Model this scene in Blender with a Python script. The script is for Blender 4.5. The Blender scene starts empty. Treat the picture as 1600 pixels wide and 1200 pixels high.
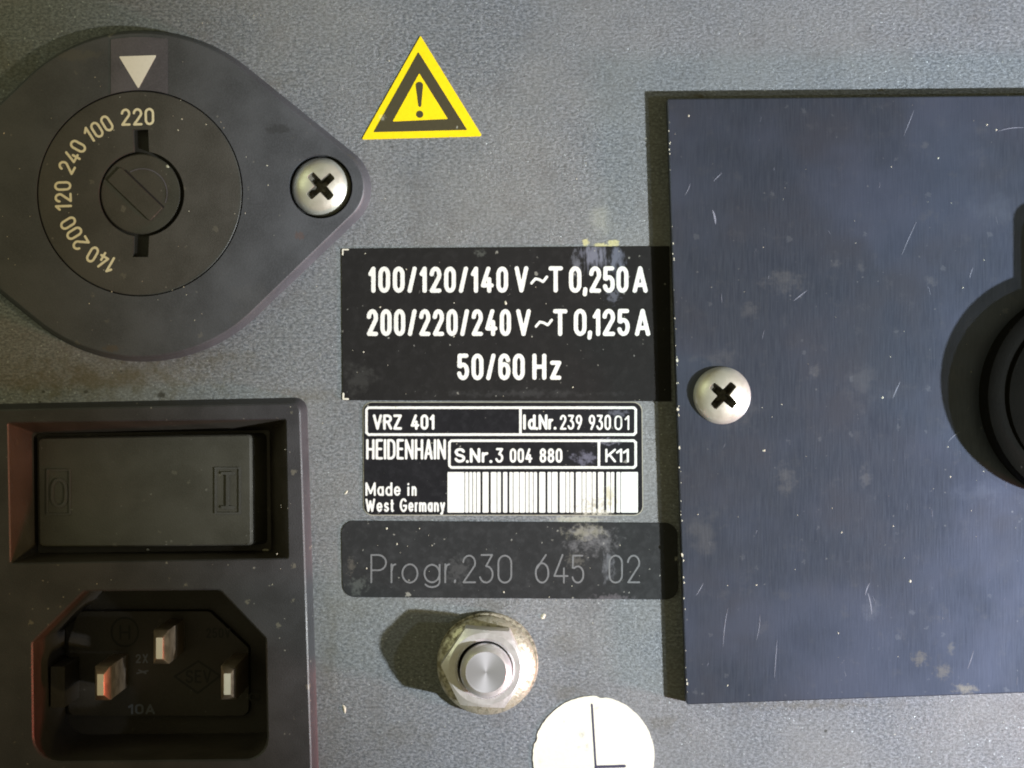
import bpy, bmesh, math, random
import numpy as np
from mathutils import Vector, Matrix
from mathutils.geometry import tessellate_polygon

# ------------------------------------------------------------------ units
# one photograph pixel on the panel = K blender units (1 unit is about 7 cm)
K = 0.001
D = 3200.0                      # camera height above the panel, in panel pixels
sc = bpy.context.scene
sc.unit_settings.scale_length = 0.071
COL = sc.collection

# ------------------------------------------------------------------ camera
cam = bpy.data.cameras.new('camera')
camo = bpy.data.objects.new('camera', cam); COL.objects.link(camo)
cam.sensor_width = 36.0
cam.lens = 36.0 * D / 1600.0
cam.clip_start = 0.05; cam.clip_end = 60
camo.location = (0, 0, D * K)
sc.camera = camo

# ------------------------------------------------------------------ world, lamps, exposure
w = bpy.data.worlds.new('World'); sc.world = w; w.use_nodes = True
bg = w.node_tree.nodes['Background']
bg.inputs['Color'].default_value = (1.0, 0.90, 0.50, 1)
bg.inputs['Strength'].default_value = 0.16

def aim(o, loc, target):
    o.location = loc
    o.rotation_euler = (Vector(target) - Vector(loc)).to_track_quat('-Z', 'Y').to_euler()

def lamp(name, kind, loc, target, power, color, **kw):
    l = bpy.data.lights.new(name, kind)
    l.energy = power; l.color = color
    for k, v in kw.items(): setattr(l, k, v)
    o = bpy.data.objects.new(name, l); COL.objects.link(o)
    aim(o, loc, target)
    return o

def spot(name, dirv, dist, target, edge, power, color, radius, blend):
    """a spot lamp aimed at a picture point, its beam just wide enough to end at another"""
    L = Vector(dirv).normalized() * dist
    P = lambda q: Vector(((q[0] - 800) * K, (600 - q[1]) * K, 0))
    ha = (P(target) - L).angle(P(edge) - L)
    return lamp(name, 'SPOT', L, P(target), power, color, spot_size=2 * ha, spot_blend=blend, shadow_soft_size=radius)

TGT, EDGE = (3000, 1000), (10, 560)
spot('key_lamp', (0.79, -0.27, 0.58), 5.0, TGT, EDGE, 2080, (0.81, 0.895, 1.0), 0.075, 0.22)
spot('second_lamp', (0.74, -0.10, 0.66), 5.0, TGT, EDGE, 110, (0.81, 0.895, 1.0), 0.07, 0.22)
spot('warm_side_lamp', (0.79, -0.25, 0.585), 4.0, (300, 500), (-1500, 500), 200, (1.0, 0.78, 0.34), 0.12, 0.6)
lamp('warm_reflection_light', 'AREA', (-3.0, 1.6, 2.2), (0, 0, 0), 17.0, (0.92, 1.0, 0.62), shape='RECTANGLE', size=2.6, size_y=2.0)  # added, unseen: gives the metal parts a warm reflection from the left
lamp('red_edge_light', 'AREA', (2.9, -1.2, 0.62), (-0.3, -0.05, 0), 55.0, (1.0, 0.17, 0.12),  # low light added to redden edges that face right
     shape='RECTANGLE', size=0.4, size_y=0.25)

sc.view_settings.view_transform = 'Standard'
sc.view_settings.look = 'None'
sc.view_settings.exposure = 0.0
sc.view_settings.gamma = 1.0
sc.cycles.max_bounces = 6
sc.cycles.filter_width = 1.9

# ------------------------------------------------------------------ node helpers
class NT:
    def __init__(s, name):
        s.m = bpy.data.materials.new(name); s.m.use_nodes = True
        s.nt = s.m.node_tree; s.b = s.nt.nodes['Principled BSDF']
        g = s.nt.nodes.new('ShaderNodeNewGeometry')
        v = s.nt.nodes.new('ShaderNodeVectorMath'); v.operation = 'SCALE'
        v.inputs['Scale'].default_value = 1.0 / K
        s.nt.links.new(g.outputs['Position'], v.inputs[0])
        s.p = v.outputs[0]                     # position in panel pixels, origin at picture centre
    def put(s, sock, v):
        if isinstance(v, bpy.types.NodeSocket): s.nt.links.new(v, sock)
        elif isinstance(v, (tuple, list)):
            n = len(sock.default_value)
            sock.default_value = tuple(v) + (1,) * (n - len(v)) if n > len(v) else v
        else: sock.default_value = v
    def math(s, op, a, b=0.0, clamp=False):
        n = s.nt.nodes.new('ShaderNodeMath'); n.operation = op; n.use_clamp = clamp
        s.put(n.inputs[0], a); s.put(n.inputs[1], b); return n.outputs[0]
    def vec(s, op, a, b):
        n = s.nt.nodes.new('ShaderNodeVectorMath'); n.operation = op
        s.put(n.inputs[0], a); s.put(n.inputs[1], b)
        return n.outputs['Value'] if op == 'LENGTH' else n.outputs[0]
    def noise(s, size, stretch=(1, 1, 1), detail=3, rough=0.55, off=0.0, dist=0.0):
        v = s.vec('MULTIPLY', s.p, tuple(1.0 / (size * q) for q in stretch))
        if off: v = s.vec('ADD', v, (off, off * 0.7, off * 0.3))
        n = s.nt.nodes.new('ShaderNodeTexNoise')
        n.inputs['Scale'].default_value = 1.0; n.inputs['Detail'].default_value = detail
        n.inputs['Roughness'].default_value = rough; n.inputs['Distortion'].default_value = dist
        s.nt.links.new(v, n.inputs['Vector']); return n.outputs['Fac']
    def rng(s, v, a, b, c=0.0, d=1.0, smooth=True):
        n = s.nt.nodes.new('ShaderNodeMapRange')
        n.interpolation_type = 'SMOOTHSTEP' if smooth else 'LINEAR'
        s.put(n.inputs['Value'], v)
        for k, x in (('From Min', a), ('From Max', b), ('To Min', c), ('To Max', d)): n.inputs[k].default_value = x
        return n.outputs['Result']
    def mix(s, f, a, b):
        n = s.nt.nodes.new('ShaderNodeMix'); n.data_type = 'RGBA'
        s.put(n.inputs['Factor'], f); s.put(n.inputs[6], a); s.put(n.inputs[7], b)
        return n.outputs[2]
    def specks(s, size, amount, off=0.0, stretch=(1, 1, 1)):
        """small irregular specks: thresholded cell distance, broken up by noise"""
        v = s.vec('MULTIPLY', s.p, tuple(1.0 / (size * q) for q in stretch))
        v = s.vec('ADD', v, (off + 3.1, off * 1.7 + 1.3, 0.37))
        n = s.nt.nodes.new('ShaderNodeTexVoronoi'); n.inputs['Scale'].default_value = 1.0
        n.inputs['Randomness'].default_value = 1.0
        s.nt.links.new(v, n.inputs['Vector'])
        sep = s.nt.nodes.new('ShaderNodeSeparateColor'); s.nt.links.new(n.outputs['Color'], sep.inputs[0])
        r = s.math('MULTIPLY', s.rng(sep.outputs[0], 1 - amount, 1.0, 0.0, 1.0, False), 0.22)
        d = s.math('ADD', n.outputs['Distance'], s.math('MULTIPLY', s.math('SUBTRACT', s.noise(size * 0.16, off=off + 5), 0.5), 0.55))
        return s.rng(s.math('SUBTRACT', r, d), -0.02, 0.05)
    def smudge(s, px, py, rx, ry, size=12, amp=1.6, soft=0.35, off=0.0, stretch=(1, 1, 1), bias=0.0):
        """an irregular patch around picture point (px, py)"""
        v = s.vec('SUBTRACT', s.p, (px - 800.0, 600.0 - py, 0.0))
        v = s.vec('MULTIPLY', v, (1.0 / rx, 1.0 / ry, 0.0))
        d = s.math('SUBTRACT', 0.75 + bias, s.vec('LENGTH', v, (0, 0, 0)))
        n = s.math('MULTIPLY', s.math('SUBTRACT', s.noise(size, stretch=stretch, detail=5, rough=0.65, off=off + px * 0.013), 0.5), amp)
        return s.rng(s.math('ADD', d, n), 0.0, soft)
    def bump(s, h, dist=1.0, strength=1.0, prev=None):
        n = s.nt.nodes.new('ShaderNodeBump'); n.inputs['Distance'].default_value = dist * K
        n.inputs['Strength'].default_value = strength
        s.nt.links.new(h, n.inputs['Height'])
        if prev is not None: s.nt.links.new(prev, n.inputs['Normal'])
        return n.outputs['Normal']
    def fin(s, color=None, rough=None, metal=None, normal=None, spec=None, **kw):
        if color is not None: s.put(s.b.inputs['Base Color'], color)
        if rough is not None: s.put(s.b.inputs['Roughness'], rough)
        if metal is not None: s.put(s.b.inputs['Metallic'], metal)
        if spec is not None: s.put(s.b.inputs['Specular IOR Level'], spec)
        if normal is not None: s.nt.links.new(normal, s.b.inputs['Normal'])
        for k, v in kw.items(): s.put(s.b.inputs[k], v)
        return s.m

# ------------------------------------------------------------------ materials
def mat_panel():
    n = NT('grey_flake_paint')
    fine = n.noise(4.4, stretch=(1.3, 0.8, 1), detail=4, rough=0.72)
    mid = n.noise(9, detail=3, off=4)
    big = n.noise(240, detail=3, off=9)
    c = n.mix(n.rng(fine, 0.36, 0.66), (0.088, 0.099, 0.110), (0.262, 0.278, 0.296))
    c = n.mix(n.rng(mid, 0.35, 0.7, 0, 0.35), c, (0.13, 0.135, 0.13))
    c = n.mix(n.rng(big, 0.35, 0.7, 0, 0.40), c, (0.25, 0.245, 0.225))
    md2 = n.noise(55, detail=5, rough=.6, off=12)
    c = n.mix(n.rng(md2, 0.50, 0.75, 0, 0.35), c, (0.125, 0.12, 0.115))
    fl = n.specks(6.5, 0.5, 2.0)
    c = n.mix(n.math('MULTIPLY', fl, 0.55), c, (0.62, 0.66, 0.66))
    c = n.mix(n.math('MULTIPLY', n.specks(9, 0.25, 7.7), 0.5), c, (0.05, 0.05, 0.045))
    # grime round flange, housing and sheet corner; dim olive light painted in at left
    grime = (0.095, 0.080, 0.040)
    for (px, py, rx, ry, k, sz) in ((20, 110, 120, 90, 0.55, 30), (160, 590, 330, 60, 0.85, 22), (760, 950, 90, 60, .25, 20),  # left corner and lower strip: shade and olive light mixed into the dirt
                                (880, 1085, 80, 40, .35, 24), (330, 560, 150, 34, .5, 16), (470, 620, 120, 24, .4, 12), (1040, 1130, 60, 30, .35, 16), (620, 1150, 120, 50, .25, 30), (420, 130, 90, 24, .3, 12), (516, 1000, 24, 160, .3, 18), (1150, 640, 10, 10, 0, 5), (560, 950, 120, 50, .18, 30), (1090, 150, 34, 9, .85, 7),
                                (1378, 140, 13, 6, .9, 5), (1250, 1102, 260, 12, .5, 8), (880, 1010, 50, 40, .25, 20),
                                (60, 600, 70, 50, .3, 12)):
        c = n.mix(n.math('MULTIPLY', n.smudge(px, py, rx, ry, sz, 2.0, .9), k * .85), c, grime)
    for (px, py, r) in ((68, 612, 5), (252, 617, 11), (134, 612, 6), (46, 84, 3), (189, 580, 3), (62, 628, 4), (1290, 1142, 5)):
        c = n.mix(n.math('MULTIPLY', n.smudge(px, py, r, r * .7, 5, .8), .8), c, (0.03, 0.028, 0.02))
    # pale residue by the rating label
    pale = n.smudge(938, 345, 34, 40, 16, 1.4, .9)
    c = n.mix(n.math('MULTIPLY', pale, 0.35), c, (0.42, 0.42, 0.34))
    for (px, py, rx, ry) in ((915, 379, 9, 9), (958, 380, 14, 9), (940, 384, 22, 6)):
        c = n.mix(n.math('MULTIPLY', n.smudge(px, py, rx, ry, 5, 1.5), .8), c, (0.60, 0.56, 0.28))
    c = n.mix(n.math('MULTIPLY', n.smudge(900, 812, 60, 9, 7, 1.5), .5), c, (0.5, 0.5, 0.4))
    vary = n.noise(90, detail=2, off=21)
    nb = n.bump(n.math('MULTIPLY', fine, n.rng(vary, .3, .7, .45, 1.0)), 2.6, 0.62)
    nb = n.bump(mid, 2.2, 0.22, nb)
    rgh = n.rng(fl, 0, 1, 0.50, 0.30)
    return n.fin(c, rgh, n.rng(fl, 0, 1, 0.12, 0.5), nb, 0.45)

def mat_plastic(name, base, rough=0.5, grain=2.5, gs=0.35, dust=0.5, patches=()):
    n = NT(name)
    g = n.noise(grain, detail=3); big = n.noise(70, detail=3, off=3)
    c = n.mix(n.rng(big, 0.3, 0.7), tuple(x * 0.85 for x in base), tuple(x * 1.2 for x in base))
    c = n.mix(n.rng(g, 0.35, 0.7, 0, .35), c, tuple(x * 1.5 for x in base))
    c = n.mix(n.math('MULTIPLY', n.specks(24, 0.22, 1.0), dust * .45), c, (0.26, 0.24, 0.18))
    c = n.mix(n.math('MULTIPLY', n.specks(8, 0.07, 4.0), dust * .8), c, (0.30, 0.29, 0.25))
    for (px, py, rx, ry, sz, k, pc) in patches:
        c = n.mix(n.math('MULTIPLY', n.smudge(px, py, rx, ry, sz), k), c, pc)
    nb = n.bump(g, 1.0, gs)
    return n.fin(c, n.rng(big, .3, .7, rough - .07, rough + .08), 0.0, nb, 0.06 if 'rubber' in name else 0.5)

def mat_film(name, base, rough, patches=(), dust=0.7, mott=0.22):
    """printed foil of a label"""
    n = NT(name)
    n.b.inputs['Specular IOR Level'].default_value = .3
    a = n.noise(14, detail=5, rough=.65); b = n.noise(60, detail=3, off=6); g = n.noise(2.5, detail=2)
    c = n.mix(n.rng(a, 0.45, 0.75, 0, mott), base, tuple(x * 2.6 + .012 for x in base))
    c = n.mix(n.rng(b, 0.4, 0.7, 0, mott), c, tuple(x * 1.7 for x in base))
    c = n.mix(n.math('MULTIPLY', n.specks(20, 0.20, 1.0), dust * .6), c, (0.45, 0.44, 0.38))
    c = n.mix(n.math('MULTIPLY', n.specks(8, 0.08, 5.0), dust * .7), c, (0.40, 0.40, 0.36))
    for (px, py, rx, ry, sz, k, pc, st) in patches:
        c = n.mix(n.math('MULTIPLY', n.smudge(px, py, rx, ry, sz * .8, 2.6, .7, stretch=st), k * .95), c, pc)
    nb = n.bump(g, .5, .25); nb = n.bump(a, 1.0, .25, nb)
    return n.fin(c, n.rng(a, .35, .7, rough, rough + .15), 0.0, nb, 0.18)

def mat_ink(name, col, wear=0.25, rough=.45, patches=()):
    n = NT(name)
    a = n.noise(5, detail=4)
    c = n.mix(n.rng(a, 0.42, 0.75, 0, wear), col, tuple(x * .6 for x in col))
    for (px, py, rx, ry, sz, k, pc, st) in patches:
        c = n.mix(n.math('MULTIPLY', n.smudge(px, py, rx, ry, sz, 2.6, .9, stretch=st), k), c, pc)
    return n.fin(c, rough, 0.0, n.bump(a, .5, .4), 0.4)

def mat_cover():
    n = NT('dark_brushed_sheet')
    br = n.noise(3.0, stretch=(0.8, 14, 1), detail=3, rough=.6)
    br2 = n.noise(14, stretch=(0.8, 9, 1), detail=4, off=5)
    cl = n.noise(120, detail=4, off=2)
    c = n.mix(n.rng(br, .3, .7), (0.082, 0.096, 0.136), (0.112, 0.130, 0.176))
    c = n.mix(n.rng(br2, .4, .75, 0, .22), c, (0.12, 0.13, 0.16))
    c = n.mix(n.rng(cl, .4, .7, 0, .6), c, (0.092, 0.092, 0.110))
    c2 = n.noise(260, detail=4, off=31)
    c = n.mix(n.rng(c2, .42, .65, 0, .55), c, (0.135, 0.158, 0.235))
    c3 = n.noise(34, detail=5, rough=.7, off=17)
    c = n.mix(n.rng(c3, .55, .75, 0, .35), c, (0.18, 0.185, 0.21))
    wp = (0.40, 0.39, 0.39)
    for (px, py, rx, ry, sz, k, col) in (
            (1225, 440, 60, 26, 16, .40, wp), (1170, 485, 26, 24, 12, .30, wp), (1100, 830, 42, 62, 26, .28, wp),
            (1225, 745, 22, 48, 12, .35, wp), (1348, 745, 16, 30, 10, .30, wp), (1355, 950, 22, 40, 12, .35, (.3, .32, .38)),
            (1433, 1025, 22, 20, 7, .65, (.40, .36, .28)), (1468, 1045, 22, 18, 7, .6, (.40, .36, .28)),
            (1502, 1072, 30, 16, 7, .85, (.50, .45, .34)), (1480, 1010, 9, 18, 6, .5, (.38, .36, .3)),
            (1120, 560, 60, 22, 14, .25, wp), (1150, 640, 60, 60, 18, .18, wp),
            (1545, 330, 70, 40, 20, .25, (.22, .25, .30)), (1300, 415, 14, 14, 8, .3, wp), (1450, 440, 16, 14, 8, .3, wp),
            (1270, 580, 14, 16, 8, .3, wp), (1340, 420, 12, 14, 8, .3, wp), (1440, 230, 12, 12, 8, .3, wp),
            (1520, 770, 60, 24, 16, .3, (.25, .28, .36)), (1345, 600, 40, 60, 22, .2, wp)):
        c = n.mix(n.math('MULTIPLY', n.smudge(px, py, rx, ry, sz, 2.0, .75), k * .62), c, col)
    sp = n.specks(24, .30, 3.0)
    c = n.mix(n.math('MULTIPLY', sp, .18), c, (0.36, 0.38, 0.42))
    c = n.mix(n.math('MULTIPLY', n.specks(8, .04, 8.0), .5), c, (0.35, 0.36, 0.38))
    nb = n.bump(br, .6, .14); nb = n.bump(cl, 3, .12, nb)
    return n.fin(c, n.rng(cl, .3, .7, .35, .40), 0.85, nb, 0.5)

def mat_metal(name, col, rough, grime=0.0, gcol=(0.05, 0.04, 0.025), gs=9, metal=1.0, bumpy=.3):
    n = NT(name)
    a = n.noise(gs, detail=5, rough=.65); f = n.noise(2.2, detail=2)
    c = n.mix(n.rng(a, .40, .62, 0, grime), col, gcol)
    r = n.rng(a, .35, .65, rough, rough + .25 * grime + .06)
    mt = n.rng(a, .40, .62, metal, metal * (1 - grime))
    return n.fin(c, r, mt, n.bump(n.math('ADD', f, a), .6, bumpy))

def mat_turned():
    n = NT('turned_steel')
    t = n.nt.nodes.new('ShaderNodeTangent'); t.direction_type = 'RADIAL'; t.axis = 'Z'
    n.b.inputs['Anisotropic'].default_value = .55
    n.nt.links.new(t.outputs[0], n.b.inputs['Tangent'])
    return n.fin((0.42, 0.42, 0.43), .52, 0.6)

WP = (0.62, 0.60, 0.50)
M = {}
M['panel'] = mat_panel()
M['selector'] = mat_plastic('charcoal_plastic', (0.060, 0.064, 0.072), .46, 2.6, .35, .35,
    ((120, 90, 70, 14, 14, .25, (.13, .12, .09)), (176, 55, 8, 12, 5, .6, (.25, .24, .2)), (262, 90, 5, 40, 6, .45, (.2, .2, .2)),
     (470, 370, 12, 9, 5, .5, (.10, .06, .05)), (440, 205, 34, 12, 8, .35, (.015, .015, .015)), (180, 545, 20, 8, 6, .4, (.1, .07, .04)),
     (400, 480, 60, 60, 20, .2, (.09, .09, .09))))
M['dial'] = mat_plastic('dial_plastic', (0.055, 0.053, 0.048), .5, 2.6, .4, .40)
M['core'] = mat_plastic('cap_plastic', (0.045, 0.042, 0.034), .5, 2.6, .4, .5)
M['insert'] = mat_plastic('insert_plastic', (0.092, 0.088, 0.104), .42, 3, .3, .3)
M['housing'] = mat_plastic('housing_plastic', (0.037, 0.037, 0.041), .42, 2.2, .45, .8)
M['rocker'] = mat_plastic('rocker_plastic', (0.050, 0.047, 0.038), .5, 2.2, .35, .35)
M['recess'] = mat_plastic('recess_plastic', (0.040, 0.034, 0.028), .45, 3, .3, .3)
M['slotfloor'] = mat_plastic('shaded_slot_floor', (0.016, 0.015, 0.013), .6, 3, .2, 0.2)  # near-black so the shallow slots look deep; shade put into the colour
M['void'] = mat_plastic('gap_shade', (0.006, 0.006, 0.006), .7, 3, .2, 0)  # near-black colour stands for the shade inside gaps
M['black_print'] = mat_film('black_label_foil', (0.012, 0.0115, 0.011), .62, (
    (900, 412, 12, 30, 9, .45, (.25, .26, .30), (1, 1.5, 1)), (930, 400, 34, 38, 12, .55, (.28, .29, .36), (.7, 3, 1)),
    (963, 405, 20, 40, 10, .45, (.26, .28, .36), (1, 3, 1)), (1000, 440, 12, 20, 8, .2, (.2, .2, .26), (1, 1, 1)),
    (958, 462, 18, 20, 8, .4, (.22, .23, .28), (1, 1, 1)), (750, 395, 14, 10, 6, .35, (.16, .17, .15), (1, 1, 1)),
    (820, 615, 200, 10, 16, .2, (.1, .1, .1), (1, 1, 1)), (560, 590, 40, 40, 16, .3, (.07, .07, .065), (1, 1, 1))))
M['nameplate'] = mat_film('nameplate_foil', (0.011, 0.011, 0.013), .48, (
    (915, 715, 34, 16, 10, .6, (.2, .2, .26), (1, 1, 1)), (948, 690, 34, 9, 8, .5, (.3, .3, .36), (1, 1, 1)),
    (965, 645, 26, 10, 9, .4, (.22, .23, .28), (1, 1, 1)), (930, 800, 50, 10, 7, .7, WP, (1, 1, 1)),
    (952, 770, 12, 30, 6, .5, (.3, .3, .3), (1, 1, 1))), .8)
M['program'] = mat_film('program_label_foil', (0.024, 0.025, 0.026), .45, (
    (915, 832, 46, 20, 10, .55, (.35, .34, .27), (1, 1, 1)), (925, 845, 60, 34, 16, .4, (.26, .26, .27), (1, 1, 1)),
    (900, 875, 24, 20, 6, .30, (.22, .21, .18), (1, 1, 1)), (950, 880, 14, 44, 10, .5, (.22, .23, .25), (1, 2, 1)),
    (955, 935, 50, 12, 8, .35, (.24, .22, .24), (1, 1, 1)), (560, 915, 22, 20, 9, .5, (.12, .13, .12), (1, 1, 1)),
    (548, 885, 10, 24, 6, .5, (.14, .13, .11), (1, 1, 1)), (715, 890, 34, 34, 10, .3, (.12, .12, .12), (1, 1, 1))), .8)
M['white_ink'] = mat_ink('white_ink', (0.78, 0.78, 0.73), .2, .45)
M['plate_ink'] = mat_ink('nameplate_ink', (0.80, 0.80, 0.76), .25, .45, (
    (928, 790, 40, 24, 6, .7, (.34, .31, .22), (1, 1, 1)), (952, 775, 20, 40, 7, .75, (.50, .44, .26), (1, 2, 1)),
    (962, 690, 40, 9, 6, .55, (.25, .25, .26), (1, 1, 1)), (970, 655, 24, 18, 7, .45, (.30, .30, .26), (1, 1, 1))))
M['cream_ink'] = mat_ink('cream_ink', (0.86, 0.80, 0.56), .2)
M['marker_ink'] = mat_ink('marker_ink', (0.88, 0.86, 0.78), .1)
M['grey_ink'] = mat_ink('engraved_grey', (0.17, 0.175, 0.18), .4)
M['corner_ink'] = mat_ink('corner_ink', (0.75, 0.72, 0.60), .3)
M['yellow'] = mat_ink('yellow_film', (0.92, 0.71, 0.008), .2, .4, ((597, 185, 12, 10, 5, .6, (.75, .7, .45), (1, 1, 1)),))
M['warn_black'] = mat_ink('faded_black_film', (0.062, 0.054, 0.028), .2, .45, ((598, 184, 8, 8, 4, .7, (.35, .34, .26), (1, 1, 1)), (714, 199, 3, 4, 3, .8, (.5, .5, .4), (1, 1, 1))))
M['sticker'] = mat_ink('cream_paper', (0.80, 0.78, 0.64), .12, .5, (
    (909, 1147, 9, 9, 4, .5, (.25, .25, .22), (1, 1, 1)), (917, 1166, 5, 10, 3, .5, (.3, .3, .26), (1, 1, 1)),
    (932, 1106, 10, 5, 4, .4, (.45, .43, .35), (1, 1, 1)), (904, 1167, 4, 3, 3, .5, (.35, .35, .3), (1, 1, 1)),
    (844, 1190, 7, 8, 4, .4, (.5, .48, .4), (1, 1, 1)), (881, 1127, 4, 4, 3, .4, (.5, .5, .4), (1, 1, 1))))
M['sticker_ink'] = mat_ink('sticker_ink', (0.06, 0.055, 0.09), .1)
M['cover'] = mat_cover()
M['zinc'] = mat_metal('zinc_plated_steel', (0.88, 0.86, 0.76), .34, .06, (0.55, 0.50, 0.36), 14, .72)
M['slot'] = mat_metal('shaded_screw_recess', (0.20, 0.19, 0.15), .45, .5, (0.03, 0.03, 0.02), 5, .6)  # dirt, plus recess shade darkened into the metal colour
M['nut'] = mat_metal('nut_steel', (0.93, 0.91, 0.92), .28, .10, (0.46, 0.42, 0.34), 12, .75, .5)
M['washer'] = mat_metal('dirty_washer', (0.60, 0.56, 0.44), .40, .95, (0.07, 0.055, 0.03), 8, .8, .7)
M['nutflange'] = mat_metal('nut_flange_steel', (0.66, 0.63, 0.52), .30, .80, (0.14, 0.115, 0.06), 9, .9, .8)
M['turned'] = mat_turned()
M['pin'] = mat_metal('pin_metal', (0.62, 0.50, 0.38), .36, .12, (0.3, 0.22, 0.15), 30, .9, .1)
M['tip'] = mat_metal('pin_tip_glint', (0.95, 0.93, 0.84), .32, .05, (0.5, 0.45, 0.3), 8, .45)  # paler than the pin: the glint of the tip is in the colour
M['rubber'] = mat_plastic('black_rubber', (0.0065, 0.0062, 0.005), .8, 3, .3, .15)
M['rubber'].node_tree.nodes['Principled BSDF'].inputs['Specular IOR Level'].default_value = .05
M['mark_grey'] = mat_ink('moulded_mark', (0.018, 0.018, 0.018), .3)
M['mark_pale'] = mat_ink('pale_mark', (0.17, 0.19, 0.23), .4)
M['crumb'] = mat_ink('pale_dust', (0.62, 0.60, 0.48), .3, .8)
M['scratch'] = mat_ink('bare_scratch', (0.22, 0.23, 0.28), .3, .5)

# ------------------------------------------------------------------ mesh helpers (picture pixels in, world out)
def F(x, y, z):
    """picture pixel (x, y) seen at height z -> panel pixel coordinates (x right, y up)"""
    s = (D - z) / D
    return ((x - 800.0) * s, (600.0 - y) * s)

def FP(pts, z): return [F(x, y, z) for x, y in pts]

class MB:
    def __init__(s): s.v = []; s.f = []
    def ring(s, pts, z):
        i = len(s.v)
        s.v += [(p[0], p[1], z if not callable(z) else z(p)) for p in pts]
        return list(range(i, i + len(pts)))
    def bridge(s, a, b):
        n = len(a)
        for i in range(n): s.f.append((a[i], a[(i + 1) % n], b[(i + 1) % n], b[i]))
    def loft(s, rings, cap=True, base=False):
        """rings: list of (points, z) from low to high, counter-clockwise"""
        ids = [s.ring(p, z) for p, z in rings]
        for a, b in zip(ids, ids[1:]): s.bridge(a, b)
        if cap: s.f.append(tuple(ids[-1]))
        if base: s.f.append(tuple(reversed(ids[0])))
    def fill(s, outlines, z, flip=False):
        """flat face with holes"""
        flat = [p for o in outlines for p in o]
        tri = tessellate_polygon([[Vector((p[0], p[1], 0)) for p in o] for o in outlines])
        i0 = len(s.v); s.v += [(p[0], p[1], z) for p in flat]
        for a, b, c in tri:
            A, B, C = flat[a], flat[b], flat[c]
            ar = (B[0] - A[0]) * (C[1] - A[1]) - (C[0] - A[0]) * (B[1] - A[1])
            if abs(ar) < 1e-9: continue
            s.f.append((i0 + a, i0 + b, i0 + c) if (ar > 0) != flip else (i0 + a, i0 + c, i0 + b))
    def poly(s, pts, z):
        i = len(s.v); s.v += [(p[0], p[1], z) for p in pts]; s.f.append(tuple(range(i, i + len(pts))))
    def build(s, name, m, parent=None, smooth=None, origin=None, merge=True):
        v = np.array(s.v, float)
        lo, hi = v.min(0), v.max(0)
        o = np.array(origin if origin is not None else ((lo[0] + hi[0]) / 2, (lo[1] + hi[1]) / 2, lo[2]), float)
        me = bpy.data.meshes.new(name)
        me.from_pydata(((v - o) * K).tolist(), [], s.f)
        bm = bmesh.new(); bm.from_mesh(me)
        if merge: bmesh.ops.remove_doubles(bm, verts=bm.verts, dist=0.02 * K)
        if smooth is not None:
            bmesh.ops.recalc_face_normals(bm, faces=bm.faces)
        bm.to_mesh(me); bm.free()
        me.materials.append(M[m] if isinstance(m, str) else m)
        if smooth is not None:
            me.shade_smooth(); me.set_sharp_from_angle(angle=math.radians(smooth))
            for p in me.polygons:
                if p.normal.z > .9995: p.use_smooth = False
        ob = bpy.data.objects.new(name, me); COL.objects.link(ob)
        put(ob, o, parent)
        return ob

def world_loc(ob):
    l = Vector(ob.location)
    p = ob.parent
    while p is not None: l += Vector(p.location); p = p.parent
    return l

def put(ob, o, parent):
    loc = Vector((o[0] * K, o[1] * K, o[2] * K))
    if parent is not None:
        ob.parent = parent; loc -= world_loc(parent)
    ob.location = loc

def thing(name, px, py, z, label, cat, group=None):
    e = bpy.data.objects.new(name, None); COL.objects.link(e)
    e.empty_display_size = .02
    x, y = F(px, py, z); e.location = (x * K, y * K, z * K)
    return tag(e, label, cat, group)

def tag(o, label, cat, group=None):
    o['label'] = label; o['category'] = cat
    if group: o['group'] = group
    return o

def circle(cx, cy, r, n=64, a0=0.0):
    return [(cx + r * math.cos(a0 + 2 * math.pi * i / n), cy + r * math.sin(a0 + 2 * math.pi * i / n)) for i in range(n)]

def ccw(pts):
    a = sum(p[0] * q[1] - q[0] * p[1] for p, q in zip(pts, pts[1:] + pts[:1]))
    return pts if a > 0 else pts[::-1]

def rpoly(pts, r=3.0, inset=0.0, n=5):
    """convex polygon (already in panel coordinates), inset and with rounded corners; constant vertex count"""
    pts = ccw(list(pts)); m = len(pts)
    rs = r if isinstance(r, (list, tuple)) else [r] * m
    lines = []
    for i in range(m):
        a, b = Vector(pts[i]), Vector(pts[(i + 1) % m])
        d = (b - a).normalized(); nrm = Vector((-d.y, d.x))
        lines.append((a + nrm * inset, d))
    P = []
    for i in range(m):
        (a, d), (b, e) = lines[i - 1], lines[i]
        t = ((b.x - a.x) * e.y - (b.y - a.y) * e.x) / (d.x * e.y - d.y * e.x)
        P.append(a + d * t)
    out = []
    for i in range(m):
        p = P[i]; u = (P[i - 1] - p).normalized(); v = (P[(i + 1) % m] - p).normalized()
        ang = u.angle(v); rr = max(rs[i] - inset * .7, 0.3)
        tl = rr / math.tan(ang / 2)
        tl = min(tl, (P[i - 1] - p).length * .48, (P[(i + 1) % m] - p).length * .48); rr = tl * math.tan(ang / 2)
        c = p + (u + v).normalized() * (rr / math.sin(ang / 2))
        s0 = p + u * tl - c; s1 = p + v * tl - c
        a0 = math.atan2(s0.y, s0.x); a1 = math.atan2(s1.y, s1.x)
        while a1 < a0: a1 += 2 * math.pi
        if a1 - a0 > math.pi: a1 -= 2 * math.pi
        for k in range(n + 1):
            a = a0 + (a1 - a0) * k / n
            out.append((c.x + rr * math.cos(a), c.y + rr * math.sin(a)))
    return out

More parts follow.
